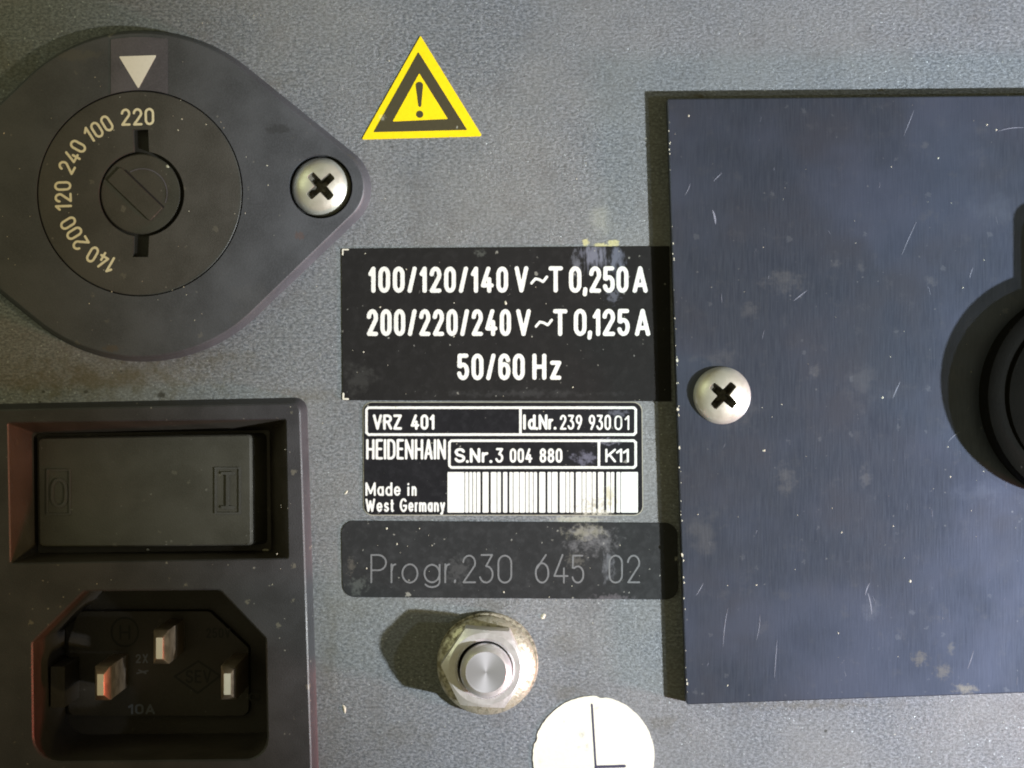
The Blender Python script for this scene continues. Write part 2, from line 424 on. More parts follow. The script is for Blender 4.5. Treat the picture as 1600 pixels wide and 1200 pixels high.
# ------------------------------------------------------------------ stroke lettering
def arc(cx, cy, rx, ry, a0, a1, n=10):
    return [(cx + rx * math.cos(math.radians(a0 + (a1 - a0) * i / n)), cy + ry * math.sin(math.radians(a0 + (a1 - a0) * i / n))) for i in range(n + 1)]

def stadium(x0, y0, x1, y1, ry):
    cx, rx = (x0 + x1) / 2, (x1 - x0) / 2
    p = arc(cx, y1 - ry, rx, ry, 0, 180) + arc(cx, y0 + ry, rx, ry, 180, 360)
    return p + [p[0]]

RY = .27
G = {   # glyph: (relative width, strokes on the unit square)
 '0': (1, [stadium(0, 0, 1, 1, RY)]),
 '1': (.62, [[(0, .76), (.95, 1), (.95, 0)]]),
 '2': (1, [arc(.5, 1 - RY, .5, RY, 175, -25) + [(0.02, 0), (1, 0)]]),
 '3': (1, [arc(.46, .77, .46, .23, 160, -80) + [(.40, .54)], [(.40, .54)] + arc(.48, .27, .52, .27, 80, -165)]),
 'flat3': (1, [[(.05, 1), (.95, 1), (.45, .6)] + arc(.45, .30, .55, .30, 90, -160)]),
 '4': (1.08, [[(.62, 1), (0, .24), (1, .24)], [(.72, .52), (.72, 0)]]),
 '5': (1, [[(.92, 1), (.08, 1), (.04, .55)] + arc(.5, .60 - RY, .5, RY, 130, 0) + arc(.5, RY, .5, RY, 0, -165)]),
 '6': (1, [arc(.5, 1 - RY, .5, RY, 15, 180) + arc(.5, RY, .5, RY, 180, 360) + arc(.5, .62 - RY, .5, RY, 0, 180)]),
 '8': (1, [stadium(.06, .53, .94, 1, .235), stadium(0, 0, 1, .53, .265)]),
 '9': (1, [stadium(0, .42, 1, 1, .29), [(1, .71), (.88, .42), (.35, 0)]]),
 '/': (.82, [[(0.05, 0), (.95, 1)]]),
 '~': (1.35, [[(0, .34), (.14, .50), (.3, .52), (.5, .43), (.7, .36), (.86, .42), (1, .60)]]),
 ',': (.34, [[(.55, .06), (.55, 0), (.05, -.16)]]),
 '.': (.26, [[(.5, 0), (.5, .005)]]),
 'V': (1.12, [[(0, 1), (.5, 0), (1, 1)]]),
 'A': (1.12, [[(0, 0), (.5, 1), (1, 0)], [(.18, .26), (.82, .26)]]),
 'T': (1.12, [[(0, 1), (1, 1)], [(.5, 1), (.5, 0)]]),
 'H': (1.1, [[(0, 0), (0, 1)], [(1, 0), (1, 1)], [(0, .5), (1, .5)]]),
 'I': (.30, [[(.5, 0), (.5, 1)]]),
 'D': (1.1, [[(0, 0), (0, 1), (.4, 1)] + arc(.4, .72, .6, .28, 90, 0) + arc(.4, .28, .6, .28, 0, -90) + [(0, 0)]]),
 'E': (.95, [[(1, 1), (0, 1), (0, 0), (1, 0)], [(0, .52), (.85, .52)]]),
 'N': (1.15, [[(0, 0), (0, 1), (1, 0), (1, 1)]]),
 'K': (1.1, [[(0, 0), (0, 1)], [(1, 1), (.08, .42)], [(.35, .58), (1, 0)]]),
 'M': (1.4, [[(0, 0), (0, 1), (.5, .15), (1, 1), (1, 0)]]),
 'W': (1.5, [[(0, 1), (.26, 0), (.5, .85), (.74, 0), (1, 1)]]),
 'R': (1.1, [[(0, 0), (0, 1), (.5, 1)] + arc(.5, .76, .46, .24, 90, -90) + [(0, .52)], [(.5, .52), (1, 0)]]),
 'P': (1.1, [[(0, 0), (0, 1), (.45, 1)] + arc(.45, .72, .52, .28, 90, -90) + [(0, .44)]]),
 'Z': (1.05, [[(0, 1), (1, 1), (0, 0), (1, 0)]]),
 'S': (1.05, [arc(.5, .76, .48, .24, 20, 180, 8) + [(.2, .56), (.8, .45)] + arc(.5, .25, .5, .25, 20, -165, 10)]),
 'G': (1.3, [arc(.52, .5, .52, .5, 45, 330, 20) + [(1, .45), (.55, .45)]]),
 'z': (.88, [[(0, .68), (1, .68), (0, 0), (1, 0)]]),
 'd': (.95, [[(1, 0), (1, 1)], stadium(0, 0, 1, .66, .33)]),
 'a': (.9, [stadium(0, 0, 1, .66, .33), [(1, .66), (1, 0)]]),
 'o': (1.0, [stadium(0, 0, 1, .68, .34)]),
 'g': (1.0, [stadium(0, 0, 1, .66, .33), [(1, .66), (1, .02)] + arc(.5, .02, .5, .20, 0, -150)]),
 'e': (.92, [[(.02, .34), (.98, .34)] + arc(.5, .34, .5, .33, 0, 320, 16)]),
 'r': (.55, [[(0, 0), (0, .66)], [(0, .40), (.35, .62), (1, .66)]]),
 'i': (.24, [[(.5, 0), (.5, .62)], [(.5, .92), (.5, .93)]]),
 'n': (.88, [[(0, 0), (0, .66)], arc(.5, .40, .5, .26, 180, 0) + [(1, 0)]]),
 'm': (1.3, [[(0, 0), (0, .66)], arc(.25, .42, .25, .24, 180, 0) + [(.5, 0)], arc(.75, .42, .25, .24, 180, 0) + [(1, 0)]]),
 's': (.8, [arc(.5, .50, .46, .17, 30, 180, 8) + [(.2, .38), (.8, .30)] + arc(.5, .17, .48, .17, 20, -160, 8)]),
 't': (.55, [[(.4, .92), (.4, .12), (.75, 0), (1, .03)], [(0, .64), (.95, .64)]]),
 'y': (.9, [[(0, .66), (.5, .02)], [(1, .66), (.3, -.22), (.05, -.22)]]),
 ' ': (.5, []),
}

def text_strokes(txt, x0, x1, top, base, hw, gap=.22, alt=None):
    """fit txt between x0..x1 (outer edges) and top..base, in picture pixels with y down; returns centre lines"""
    keys = [(alt or {}).get(c, c) for c in txt]
    H = base - top
    tot = sum(G[k][0] for k in keys) + gap * (len(keys) - 1)
    u = (x1 - x0) / tot
    out = []; x = x0
    for k in keys:
        wd = G[k][0] * u
        for st in G[k][1]:
            out.append([(x + min(hw, wd * .5) + a * max(wd - 2 * hw, 0), base - hw - b * (H - 2 * hw)) for a, b in st])
        x += wd + gap * u
    return out

def stroke_mesh(mb, strokes, hw, z, cell=0.8, wob=0.25, seed=1, flipy=True):
    """one clean outline round all the strokes: distance field contoured by marching squares; strokes in picture px at height z"""
    segs = []
    for st in strokes:
        pts = [F(a, b, z) for a, b in st] if flipy else st
        if len(pts) == 1: pts = pts * 2
        segs += list(zip(pts, pts[1:]))
    S = np.array([(a[0], a[1], b[0], b[1]) for a, b in segs])
    x0 = S[:, [0, 2]].min() - hw - 2 * cell; x1 = S[:, [0, 2]].max() + hw + 2 * cell
    y0 = S[:, [1, 3]].min() - hw - 2 * cell; y1 = S[:, [1, 3]].max() + hw + 2 * cell
    X = np.arange(x0, x1 + cell, cell); Y = np.arange(y0, y1 + cell, cell)
    gx, gy = np.meshgrid(X, Y, indexing='ij')
    dist = np.full(gx.shape, 1e9)
    for ax, ay, bx, by in S:
        i0, i1 = np.searchsorted(X, [min(ax, bx) - hw - 2 * cell, max(ax, bx) + hw + 2 * cell])
        j0, j1 = np.searchsorted(Y, [min(ay, by) - hw - 2 * cell, max(ay, by) + hw + 2 * cell])
        px = gx[i0:i1, j0:j1] - ax; py = gy[i0:i1, j0:j1] - ay
        dx, dy = bx - ax, by - ay; L = dx * dx + dy * dy
        t = np.clip((px * dx + py * dy) / L, 0, 1) if L > 1e-12 else 0
        d = np.hypot(px - t * dx, py - t * dy)
        dist[i0:i1, j0:j1] = np.minimum(dist[i0:i1, j0:j1], d)
    rs = np.random.RandomState(seed)
    nz = rs.rand(*gx.shape); nz = (nz + np.roll(nz, 1, 0) + np.roll(nz, 1, 1) + np.roll(nz, (1, 1), (0, 1))) / 4 - .5
    f = hw - dist + nz * wob * 2
    f[0, :] = f[-1, :] = f[:, 0] = f[:, -1] = -1
    ins = f > 0
    idx = {}
    def vid(key, p):
        i = idx.get(key)
        if i is None:
            i = len(mb.v); mb.v.append((p[0], p[1], z)); idx[key] = i
        return i
    cnt = ins[:-1, :-1].astype(int) + ins[1:, :-1] + ins[1:, 1:] + ins[:-1, 1:]
    for i, j in zip(*np.nonzero(cnt)):
        c = [(i, j), (i + 1, j), (i + 1, j + 1), (i, j + 1)]
        poly = []
        for k in range(4):
            a, b = c[k], c[(k + 1) % 4]
            if ins[a]: poly.append(vid(a, (X[a[0]], Y[a[1]])))
            if ins[a] != ins[b]:
                t = f[a] / (f[a] - f[b])
                key = (min(a, b), max(a, b))
                poly.append(vid(key, (X[a[0]] + (X[b[0]] - X[a[0]]) * t, Y[a[1]] + (Y[b[1]] - Y[a[1]]) * t)))
        if len(poly) >= 3: mb.f.append(tuple(poly))

def printed(name, strokes, hw, z, m, parent, cell=.8, wob=.22, seed=1):
    mb = MB(); stroke_mesh(mb, strokes, hw, z, cell, wob, seed)
    return mb.build(name, m, parent, merge=False)

# ================================================================== THE PANEL
sel_c = (219, 303)
HOUS = [(-90, 642), (469, 630), (490, 1290), (-90, 1290)]
housing_hole = rpoly(FP([(-60, 662), (452, 655), (470, 1260), (-60, 1260)], 0), 6)
mb = MB()
mb.fill([[(-1900, -1700), (1900, -1700), (1900, 1700), (-1900, 1700)], housing_hole], 0)
panel = mb.build('back_panel', 'panel', None); panel['kind'] = 'structure'

# ================================================================== VOLTAGE SELECTOR
sel = thing('voltage_selector', sel_c[0], sel_c[1], 0,
            'round charcoal voltage selector with pointed ear, cream numbers and a white arrow', 'voltage selector')
def hull(R, r, n=40):
    """big disc with two small ears, top outline at height; returns ccw ring in panel coordinates"""
    cx, cy = F(219, 304, 24); ex, ey = F(509, 292, 24); dx = ex - cx
    L = math.hypot(dx, 12); ang = math.acos((R - r) / L)
    out = []
    t0 = math.atan2(ey - cy, ex - cx)
    def arcp(x, y, rr, a0, a1, m):
        return [(x + rr * math.cos(a0 + (a1 - a0) * i / m), y + rr * math.sin(a0 + (a1 - a0) * i / m)) for i in range(m + 1)]
    lx, ly = 2 * cx - ex, cy * 2 - ey
    out += arcp(ex, ey, r, t0 - ang, t0 + ang, n // 2)
    out += arcp(cx, cy, R, t0 + ang, t0 + math.pi - ang, n * 2)
    out += arcp(lx, ly, r, t0 + math.pi - ang, t0 + math.pi + ang, n // 2)
    out += arcp(cx, cy, R, t0 + math.pi + ang, t0 + 2 * math.pi - ang, n * 2)
    return out
ZF = 24
dial_hole = circle(*F(218.5, 302, ZF), 160, 128)
bore = circle(*F(501, 291.5, ZF), 49.5, 64)
ins_rect = rpoly(FP([(173, 56), (262, 56), (262, 150), (173, 150)], ZF), 1)
mb = MB()
mb.loft([(hull(259, 69), 0), (hull(257, 67), 4), (hull(254.5, 63.5), 15), (hull(252.8, 61.6), 20), (hull(251.2, 60), 23), (hull(249.5, 58), ZF)], cap=False)
mb.fill([hull(249.5, 58), dial_hole, bore], ZF)
mb.loft([(dial_hole, 8), (dial_hole, ZF)], cap=False); mb.loft([(bore, 6), (bore, ZF)], cap=False)
mb.build('flange', 'selector', sel, 40)
mb = MB(); mb.fill([circle(*F(501, 291.5, ZF), 52, 48), circle(*F(501, 291.5, ZF), 22, 48)], 6.5); mb.poly(circle(*F(218.5, 302, ZF), 162, 96), 8.5)
mb.build('recess_floor', 'void', sel)
# arrow insert
mb = MB()
io = []
for x in np.linspace(173, 262, 14):      # top edge follows the disc
    y = 304 - math.sqrt(max(246.5 ** 2 - (x - 219) ** 2, 0)); io.append((x, y))
for x in np.linspace(262, 173, 14):
    y = 302 - math.sqrt(161.5 ** 2 - (x - 218.5) ** 2); io.append((x, y))
io = ccw(FP(io, 25)); ins = [(x, y) for x, y in io]
mb.loft([(io, ZF - 2), (io, ZF + .7)])
insert = mb.build('arrow_insert', 'insert', sel)
mb = MB(); tri = ccw(FP([(185.5, 88), (244.5, 86), (216, 138.5)], 26))
mb.loft([(rpoly(tri, 1.2), ZF + .6), (rpoly(tri, 1.2), ZF + 1.1)])
mb.build('arrow', 'marker_ink', insert)
# dial with keyhole opening: octagon-free ring + two slots
ZD = 23.0
cx, cy = F(218.5, 302, ZD)
dr = circle(cx, cy, 158.3, 128); dr2 = circle(cx, cy, 157.0, 128)
kx, ky = F(221, 303, ZD)
def keyhole(R=66.5, hwid=12, top=100, bot=98):
    pts = []
    a = math.asin(hwid / R)
    def arcp(a0, a1, m): return [(kx + R * math.cos(a0 + (a1 - a0) * i / m), ky + R * math.sin(a0 + (a1 - a0) * i / m)) for i in range(m + 1)]
    sx = -1.5
    pts += arcp(-math.pi / 2 + a, math.pi / 2 - a, 40)
    pts += [(kx + hwid + sx, ky + top), (kx - hwid + sx, ky + top)]
    pts += arcp(math.pi / 2 + a, 3 * math.pi / 2 - a, 40)
    pts += [(kx - hwid + sx, ky - bot), (kx + hwid + sx, ky - bot)]
    return pts
kh = keyhole()
mb = MB()
mb.loft([(dr, 9), (dr, ZD - 1), (dr2, ZD)], cap=False)
mb.fill([dr2, kh], ZD)
mb.loft([(kh, 9), (kh, ZD)], cap=False)
dial = mb.build('dial', 'dial', sel, 35)
mb = MB(); mb.fill([circle(kx, ky, 105, 64)], 10.5); mb.build('shaded_slot_floor', 'slotfloor', dial)
for k, (t, ang) in enumerate((('220', 1.5), ('100', 32.5), ('240', 61.5), ('120', 92.0), ('200', 121.5), ('140', 150.0))):
    R0 = 119.5
    wds = 52 if t[0] == '2' else 46
    st = text_strokes(t, -wds / 2, wds / 2, -13.5, 13.5, 1.85, .24)
    a = math.radians(ang); ca, sa = math.cos(a), math.sin(a)
    px0, py0 = 218 - R0 * sa, 302 - R0 * ca
    st = [[(px0 + x * ca + y * sa, py0 - x * sa + y * ca) for x, y in s] for s in st]
    printed('number', st, 1.85, ZD + .25, 'cream_ink', dial, .7, .2, k)
# fuse cap in the middle of the dial
cap = None
mb = MB(); r0 = 62.5; cxx, cyy = F(219.5, 303, 20)
mb.loft([(circle(cxx, cyy, r0, 72), 9), (circle(cxx, cyy, r0, 72), 17), (circle(cxx, cyy, r0 - 1.8, 72), 18.6)])
cap = mb.build('fuse_cap', 'core', sel, 35)
def rot_rect(cx, cy, L, W, ang, z, r=1.0, inset=0):
    ca, sa = math.cos(ang), math.sin(ang)
    q = [(-L / 2, -W / 2), (L / 2, -W / 2), (L / 2, W / 2), (-L / 2, W / 2)]
    return rpoly([(cx + a * ca - b * sa, cy + a * sa + b * ca) for a, b in q], r, inset)
aa = math.radians(-44)
bx, by = F(211, 303, 20)
mb = MB(); mb.loft([(rot_rect(bx, by, 92, 30, aa, 0, 3), 18.6), (rot_rect(bx, by, 92, 30, aa, 0, 3, 1), 22)])
mb.build('grip_bar', 'core', cap, 35)
bx, by = F(225.5, 295, 20)
mb = MB(); mb.poly(rot_rect(bx, by, 84, 3.2, aa, 0, 1.2), 19.3); mb.build('slot_shade_strip', 'void', cap)  # flat dark strip laid on the cap for the shade of a slot
mb = MB()
a1 = circle(cxx + 3, cyy + 1, 39, 48); a2 = circle(cxx + 3, cyy + 1, 37.4, 48)
q1, q2 = [p for p in a1 if (p[0] - cxx) * .69 + (p[1] - cyy) * .72 > 16], [p for p in a2 if (p[0] - cxx) * .69 + (p[1] - cyy) * .72 > 16]
i1 = mb.ring(a1, 19.4); i2 = mb.ring(a2, 19.4)
for i in range(48):
    p = a1[i]
    if (p[0] - cxx) * .69 + (p[1] - cyy) * .72 > 14: mb.f.append((i1[i], i1[(i + 1) % 48], i2[(i + 1) % 48], i2[i]))
mb.build('moulded_arc', 'insert', cap)

# ================================================================== SCREWS
def bool_cut(ob, cutter):
    md = ob.modifiers.new('b', 'BOOLEAN'); md.operation = 'DIFFERENCE'; md.object = cutter; md.solver = 'EXACT'
    dg = bpy.context.evaluated_depsgraph_get()
    me = bpy.data.meshes.new_from_object(ob.evaluated_get(dg))
    ob.modifiers.clear(); old = ob.data; ob.data = me; bpy.data.meshes.remove(old)
    bpy.data.objects.remove(cutter)

def pan_screw(px, py, z0, r, h, rot, label, deep):
    cx, cy = F(px, py, z0 + h * .8)
    mb = MB(); rings = [(circle(cx, cy, r * .42, 64), z0 - deep - 2), (circle(cx, cy, r * .42, 64), z0), (circle(cx, cy, r * .97, 64), z0 + .01), (circle(cx, cy, r, 64), z0 + h * .10)]
    for k in range(0, 11):
        t = k / 10; a = math.radians(12 + 78 * t)
        rings.append((circle(cx, cy, r * (math.cos(a) / math.cos(math.radians(12))) ** .92, 64) if k < 10 else circle(cx, cy, r * .09, 64), z0 + h * (.10 + .90 * (math.sin(a) - math.sin(math.radians(12))) / (1 - math.sin(math.radians(12))))))
    mb.loft(rings, True, True)
    ob = mb.build('pan_head_screw', 'zinc', None, 50, origin=(cx, cy, z0))
    # phillips cutter: cross that tapers downwards
    cu = MB()
    def cross(L, W, n=1):
        p = []
        for q in range(4):
            a = rot + q * math.pi / 2; ca, sa = math.cos(a), math.sin(a)
            for (u, v) in ((W, -W), (L * .93, -W * .92), (L, -W * .6), (L, W * .6), (L * .93, W * .92)):
                p.append((cx + u * ca - v * sa, cy + u * sa + v * ca))
            # fillet between arms
        return p
    W = r * .15
    cu.loft([(cross(r * .24, W * .6), z0 - deep), (cross(r * .535, W * .98), z0 + h * .78), (cross(r * .60, W * 1.10), z0 + h * 1.2)], True, True)
    c = cu.build('cutter', 'void', None, 30)
    bool_cut(ob, c)
    ob.data.shade_smooth(); ob.data.set_sharp_from_angle(angle=math.radians(38))
    ob.data.materials.clear(); ob.data.materials.append(M['zinc']); ob.data.materials.append(M['slot'])
    for p in ob.data.polygons:
        q = p.center / K; p.material_index = int(math.hypot(q.x, q.y) < r * .64 and q.z < h * .72)
    return tag(ob, label, 'screw', 'cross-head screws')
pan_screw(501, 291, 7, 46, 24, math.radians(42), 'shiny cross-head screw sunk into the pointed ear of the voltage selector', 4)
pan_screw(1130, 618, 27, 44.5, 25, math.radians(48), 'shiny cross-head screw holding the dark blue-grey cover sheet', 18)

# ================================================================== MAINS INLET WITH SWITCH
inl = thing('mains_inlet', 230, 910, 0, 'black plastic mains inlet housing with rocker switch above a three-pin socket', 'power inlet')
ZH = 18
ho = FP(HOUS, ZH)
HR = [2, 2, 13, 2]
sw_open = [(13, 661), (446, 655), (450, 872), (17, 880)]
inl_open = [(132, 924), (343, 922), (415, 998), (418, 1186), (53, 1190), (51, 1004)]
inl_r = [12, 12, 8, 34, 40, 8]
def same_r(pts, rs):    # ccw() reverses picture order, so reverse the radii with it
    return rs if ccw(list(pts)) == list(pts) else rs[::-1]
swp = FP(sw_open, ZH); inp = FP(inl_open, ZH)
inr = same_r(inp, inl_r)
ho_r = same_r(ho, [2, 13, 2, 2])
sw_ring = rpoly(swp, 3.5, 0); in_ring = rpoly(inp, inr, 0)
sw_l = rpoly(swp, 4, -2.0); in_l = rpoly(inp, inr, -2.6)
mb = MB()
mb.loft([(rpoly(ho, ho_r, -9), 0), (rpoly(ho, ho_r, -7), 2.5), (rpoly(ho, ho_r, -2.0), 13), (rpoly(ho, ho_r, -.3), 16.6), (rpoly(ho, ho_r, 2.2), ZH)], cap=False)
mb.fill([rpoly(ho, ho_r, 2.2), sw_l, in_l], ZH)
mb.loft([(sw_ring, ZH - 2.0), (sw_l, ZH)], cap=False)
mb.loft([(in_ring, ZH - 2.6), (in_l, ZH)], cap=False)
housing = mb.build('housing', 'housing', inl, 32)
# switch well
well = [(58, 678), (421, 672), (424, 860), (60, 864)]
ZW = -62
wl = rpoly(FP(well, ZW), 3.5, 0)
mb = MB(); mb.loft([(wl, ZW), (sw_ring, ZH - 2.0)], cap=False); mb.fill([wl], ZW)
mb.build('switch_well', 'recess', inl, 25)
# rocker
rk_top = [(59, 684), (392, 679), (393, 852), (61, 855)]
def rz(p):      # rocker face tilts: pressed on the left
    t = (p[0] - (-760)) / 350.0
    return -46 + 30 * max(0, min(1, t))
rp = []
q = [F(x, y, z) for (x, y), z in zip(rk_top, (-46, -17, -17, -46))]
top_ = rpoly(q, 7, 2.2); top2 = rpoly(q, 7, 0)
sk = rpoly([(q[0][0], q[0][1]), (q[1][0] + 24, q[1][1]), (q[2][0] + 24, q[2][1]), (q[3][0], q[3][1])], 7, -1.5)
mb = MB()
a = mb.ring(sk, -75); b = mb.ring([(x, y) for x, y in top2], lambda p: rz(p) - 2.5); c = mb.ring(top_, rz)
mb.bridge(a, b); mb.bridge(b, c); mb.f.append(tuple(c))
rocker = mb.build('rocker', 'rocker', inl, 30)
def on_rocker(name, strokes, hw, dz, m, sink=False):
    # strokes in picture px; lie on the tilted face
    mb = MB(); stroke_mesh(mb, strokes, hw, -30, .8, .05)
    mb.v = [(x, y, rz((x, y)) + dz) for x, y, z in mb.v]
    # give it thickness down to the face
    top = list(mb.v); n = len(top)
    edges = {}
    for f in mb.f:
        for i in range(len(f)):
            e = (f[i], f[(i + 1) % len(f)]); edges[e] = 1
    bot = [(x, y, z - dz - .4) for x, y, z in top]; mb.v += bot
    for (i, j) in list(edges):
        if (j, i) not in edges: mb.f.append((i, i + n, j + n, j))
    return mb.build(name, m, rocker, None, merge=False)
def rect_stroke(x0, y0, x1, y1): return [[(x0, y0), (x1, y0), (x1, y1), (x0, y1), (x0, y0)]]
on_rocker('off_frame', rect_stroke(71, 735, 107, 804), 1.3, 1.9, 'dial')
on_rocker('off_mark', [stadium(79, 750, 101, 792, 15)], 2.2, 2.2, 'dial')
on_rocker('on_frame', rect_stroke(338, 731, 376, 801), 1.3, 1.9, 'dial')
on_rocker('on_mark', [[(357, 741), (357, 790)], [(349, 739), (366, 739)], [(349, 792), (366, 792)]], 2.2, 2.6, 'dial')
# inlet well
ZI = -190
inf = []
wr = rpoly(inp, inr, 3.0)
wr2 = rpoly(inp, inr, 6.0)
mb = MB(); mb.loft([(wr2, ZI), (wr, -60), (in_ring, ZH - 2.6)], cap=False); mb.fill([wr2], ZI)
mb.build('socket_well', 'recess', inl, 30)
# step inside the well with key blocks
isl = rpoly(FP([(124, 952), (330, 952), (392, 1010), (392, 1118), (108, 1118), (108, 1000)], ZI), 14)
mb = MB(); mb.loft([(isl, ZI), (rpoly(FP([(124, 952), (330, 952), (392, 1010), (392, 1118), (108, 1118), (108, 1000)], ZI), 14, 2), ZI + 14)])
mb.build('socket_floor', 'recess', inl, 30)
mb = MB(); kb = FP([(76, 1042), (100, 1042), (100, 1108), (76, 1108)], -60)
mb.loft([(rpoly(kb, 2), ZI), (rpoly(kb, 2, 1), -70)])
mb.build('key_block', 'recess', inl, 30)
for (px, py) in ((157, 1070), (249, 1013), (355, 1069)):
    cx, cy = F(px, py, -12)
    mb = MB()
    R = lambda a, b: rpoly([(cx - a, cy - b), (cx + a, cy - b), (cx + a, cy + b), (cx - a, cy + b)], 1.2, 0, 3)
    mb.loft([(R(12.5, 27), ZI), (R(12.5, 27), -32), (R(11.5, 26), -28), (R(6.0, 17.5), -13), (R(5.2, 16.7), -12)])
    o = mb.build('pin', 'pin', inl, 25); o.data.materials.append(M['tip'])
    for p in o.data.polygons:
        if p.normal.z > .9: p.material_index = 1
zt = ZI + 14.4
def socket_mark(name, strokes, hw, m): printed(name, strokes, hw, zt, m, inl, .8, .15, 3)
socket_mark('round_mark', [stadium(174, 965, 216, 1010, 22), [(188, 978), (188, 998)], [(202, 978), (202, 998)], [(188, 988), (202, 988)]], 1.6, 'mark_grey')
socket_mark('diamond_mark', [[(273, 1057), (310, 1033), (344, 1056), (309, 1083), (273, 1057)]] + text_strokes('SEV', 290, 330, 1047, 1067, 1.4), 1.7, 'mark_grey')
socket_mark('rating_mark', text_strokes('10A', 200, 242, 1100, 1116, 1.6), 1.7, 'mark_pale')
socket_mark('small_mark', text_strokes('2', 212, 220, 1022, 1036, 1.2) + [[(224, 1023), (230, 1035)], [(230, 1023), (224, 1035)], [(214, 1052), (231, 1048)], [(217, 1047), (228, 1052)]], 1.3, 'mark_pale')
socket_mark('upper_mark', text_strokes('250V', 322, 360, 981, 997, 1.3), 1.3, 'mark_grey')
socket_mark('lower_mark', [stadium(390, 1082, 406, 1096, 6)], 1.2, 'mark_grey')

# ================================================================== WARNING LABEL
warn = thing('warning_label', 657, 170, 0, 'yellow and black triangular warning label with an exclamation mark', 'warning label')
def flat(name, pts, z0, z1, m, parent, r=1.0, smooth=None):
    p = FP(pts, z1); mb = MB()
    mb.loft([(rpoly(p, r, -.1), z0), (rpoly(p, r, .15), z1)])
    return mb.build(name, m, parent, smooth)
flat('yellow_backing', [(657, 55.5), (752.5, 211), (749, 213), (567, 218), (566, 216)], 0.1, 1.4, 'yellow', warn, 1)
flat('black_triangle', [(653.7, 81), (730, 203), (583.5, 206.5)], 1.3, 1.8, 'warn_black', warn, .8)
flat('yellow_triangle', [(655, 114.3), (699.6, 185.7), (613.3, 189.8)], 1.7, 2.2, 'yellow', warn, .8)
mb = MB()
ex = arc(655.3, 133, 5.8, 5.2, 180, 0, 8) ; ex = [(x, 2 * 133 - y) for x, y in ex]
ex = ex + arc(656, 164.5, 2.3, 2.6, 0, 180, 6)
ex2 = [(x, y) for x, y in ex]
mb.poly(ccw(FP(ex2, 2.5)), 2.5); mb.poly(ccw(FP([(655.8 + 5.6 * math.cos(a * .3142), 178.5 + 5.6 * math.sin(a * .3142)) for a in range(20)], 2.5)), 2.5)
mb.build('exclamation_mark', 'warn_black', warn)

# ================================================================== RATING LABEL
rat = thing('rating_label', 790, 506, 0, 'black rectangular label with three lines of white voltage ratings ending 50/60 Hz', 'label')
flat('label_foil', [(533.5, 388.5), (1046, 384.5), (1049, 627), (535.5, 625.5)], 0.1, 1.6, 'black_print', rat, 1.2)
zt = 1.95; HW = 3.35
def tilde(x0, x1, yc): return [[(x0, yc + 4.5), (x0 + 6, yc - 2.5), (x0 + 12, yc - 1.2), (x0 + 18, yc + 2.2), (x1 - 5, yc + 1), (x1, yc - 5.5)]]
sd = 0
for (t, x0, x1, y0, y1, g) in (('100/120/140', 575.5, 794, 416.5, 457.5, .22), ('V', 804, 825.5, 416, 457, .2), ('T', 857, 879.5, 416, 457, .2), ('0', 889, 908.5, 416, 457.5, .1), (',', 910.3, 918.5, 416, 457.5, .1), ('250', 920.5, 982, 416, 457.5, .13), ('A', 988.5, 1012, 416, 457.5, .2),
                            ('200/220/240', 573, 798.5, 483, 525, .20), ('V', 806.5, 829.5, 483, 525, .2), ('T', 864, 886.5, 483, 525, .2), ('0', 896.5, 916.5, 482.5, 525, .1), (',', 917.5, 926, 482.5, 525, .1), ('125', 926, 984, 482.5, 525, .16), ('A', 992, 1016, 482.5, 525, .2),
                            ('50/60', 714, 820, 552.5, 594, .2), ('Hz', 831.7, 877, 552.5, 593.5, .28)):
    sd += 1; printed('printed_word', text_strokes(t, x0, x1, y0, y1, HW, g), HW, zt, 'white_ink', rat, .75, .25, sd)
printed('wave_sign', tilde(830.5, 854.5, 438), 2.1, zt, 'white_ink', rat)
printed('wave_sign', tilde(837.5, 862, 505.5), 2.1, zt, 'white_ink', rat)
printed('corner_mark', [[(535.5, 398), (535.5, 390), (544, 390)]], 1.1, zt, 'corner_ink', rat)
printed('corner_mark', [[(536.5, 615), (536.5, 623.5), (544, 623.5)]], 1.4, zt, 'corner_ink', rat)

# ================================================================== NAMEPLATE
nm = thing('nameplate_label', 786, 717, 0, 'small black nameplate with white frames, serial number and barcode', 'label')
npl = [(568.5, 629.5), (1002, 629.5), (1003.5, 804), (569.5, 804)]
mb = MB(); p = FP(npl, .8)
mb.loft([(rpoly(p, 13, -1.6), .1), (rpoly(p, 13, -1.6), .9), ], True)
mb.build('nameplate_rim', mat_ink('rim_ink', (0.40, 0.38, 0.30), .5), nm)
mb = MB(); mb.loft([(rpoly(p, 13, -.4), .8), (rpoly(p, 13, -.3), 1.5)]); mb.build('nameplate_foil', 'nameplate', nm)
zt = 1.8
def rrect(x0, y0, x1, y1, r=3):
    return [[(x0 + r, y0), (x1 - r, y0), (x1, y0 + r), (x1, y1 - r), (x1 - r, y1), (x0 + r, y1), (x0, y1 - r), (x0, y0 + r), (x0 + r, y0)]]
printed('upper_frame', rrect(572.6, 637, 993.3, 679) + [[(813.2, 637), (813.2, 679)]], 2.0, zt, 'plate_ink', nm, .8, .3, 4)
printed('lower_frame', rrect(702.2, 688.5, 993.3, 730.5) + [[(935.8, 688.5), (935.8, 730.5)]], 2.0, zt, 'plate_ink', nm, .8, .3, 5)
def pl(name, parts, seed):
    allst = {}
    mb = MB()
    for (t, x0, x1, y0, y1, hw, gap) in parts:
        stroke_mesh(mb, text_strokes(t, x0, x1, y0, y1, hw, gap, {'3': 'flat3'}), hw, zt, .65, .2, seed)
    return mb.build(name, 'plate_ink', nm, merge=False)
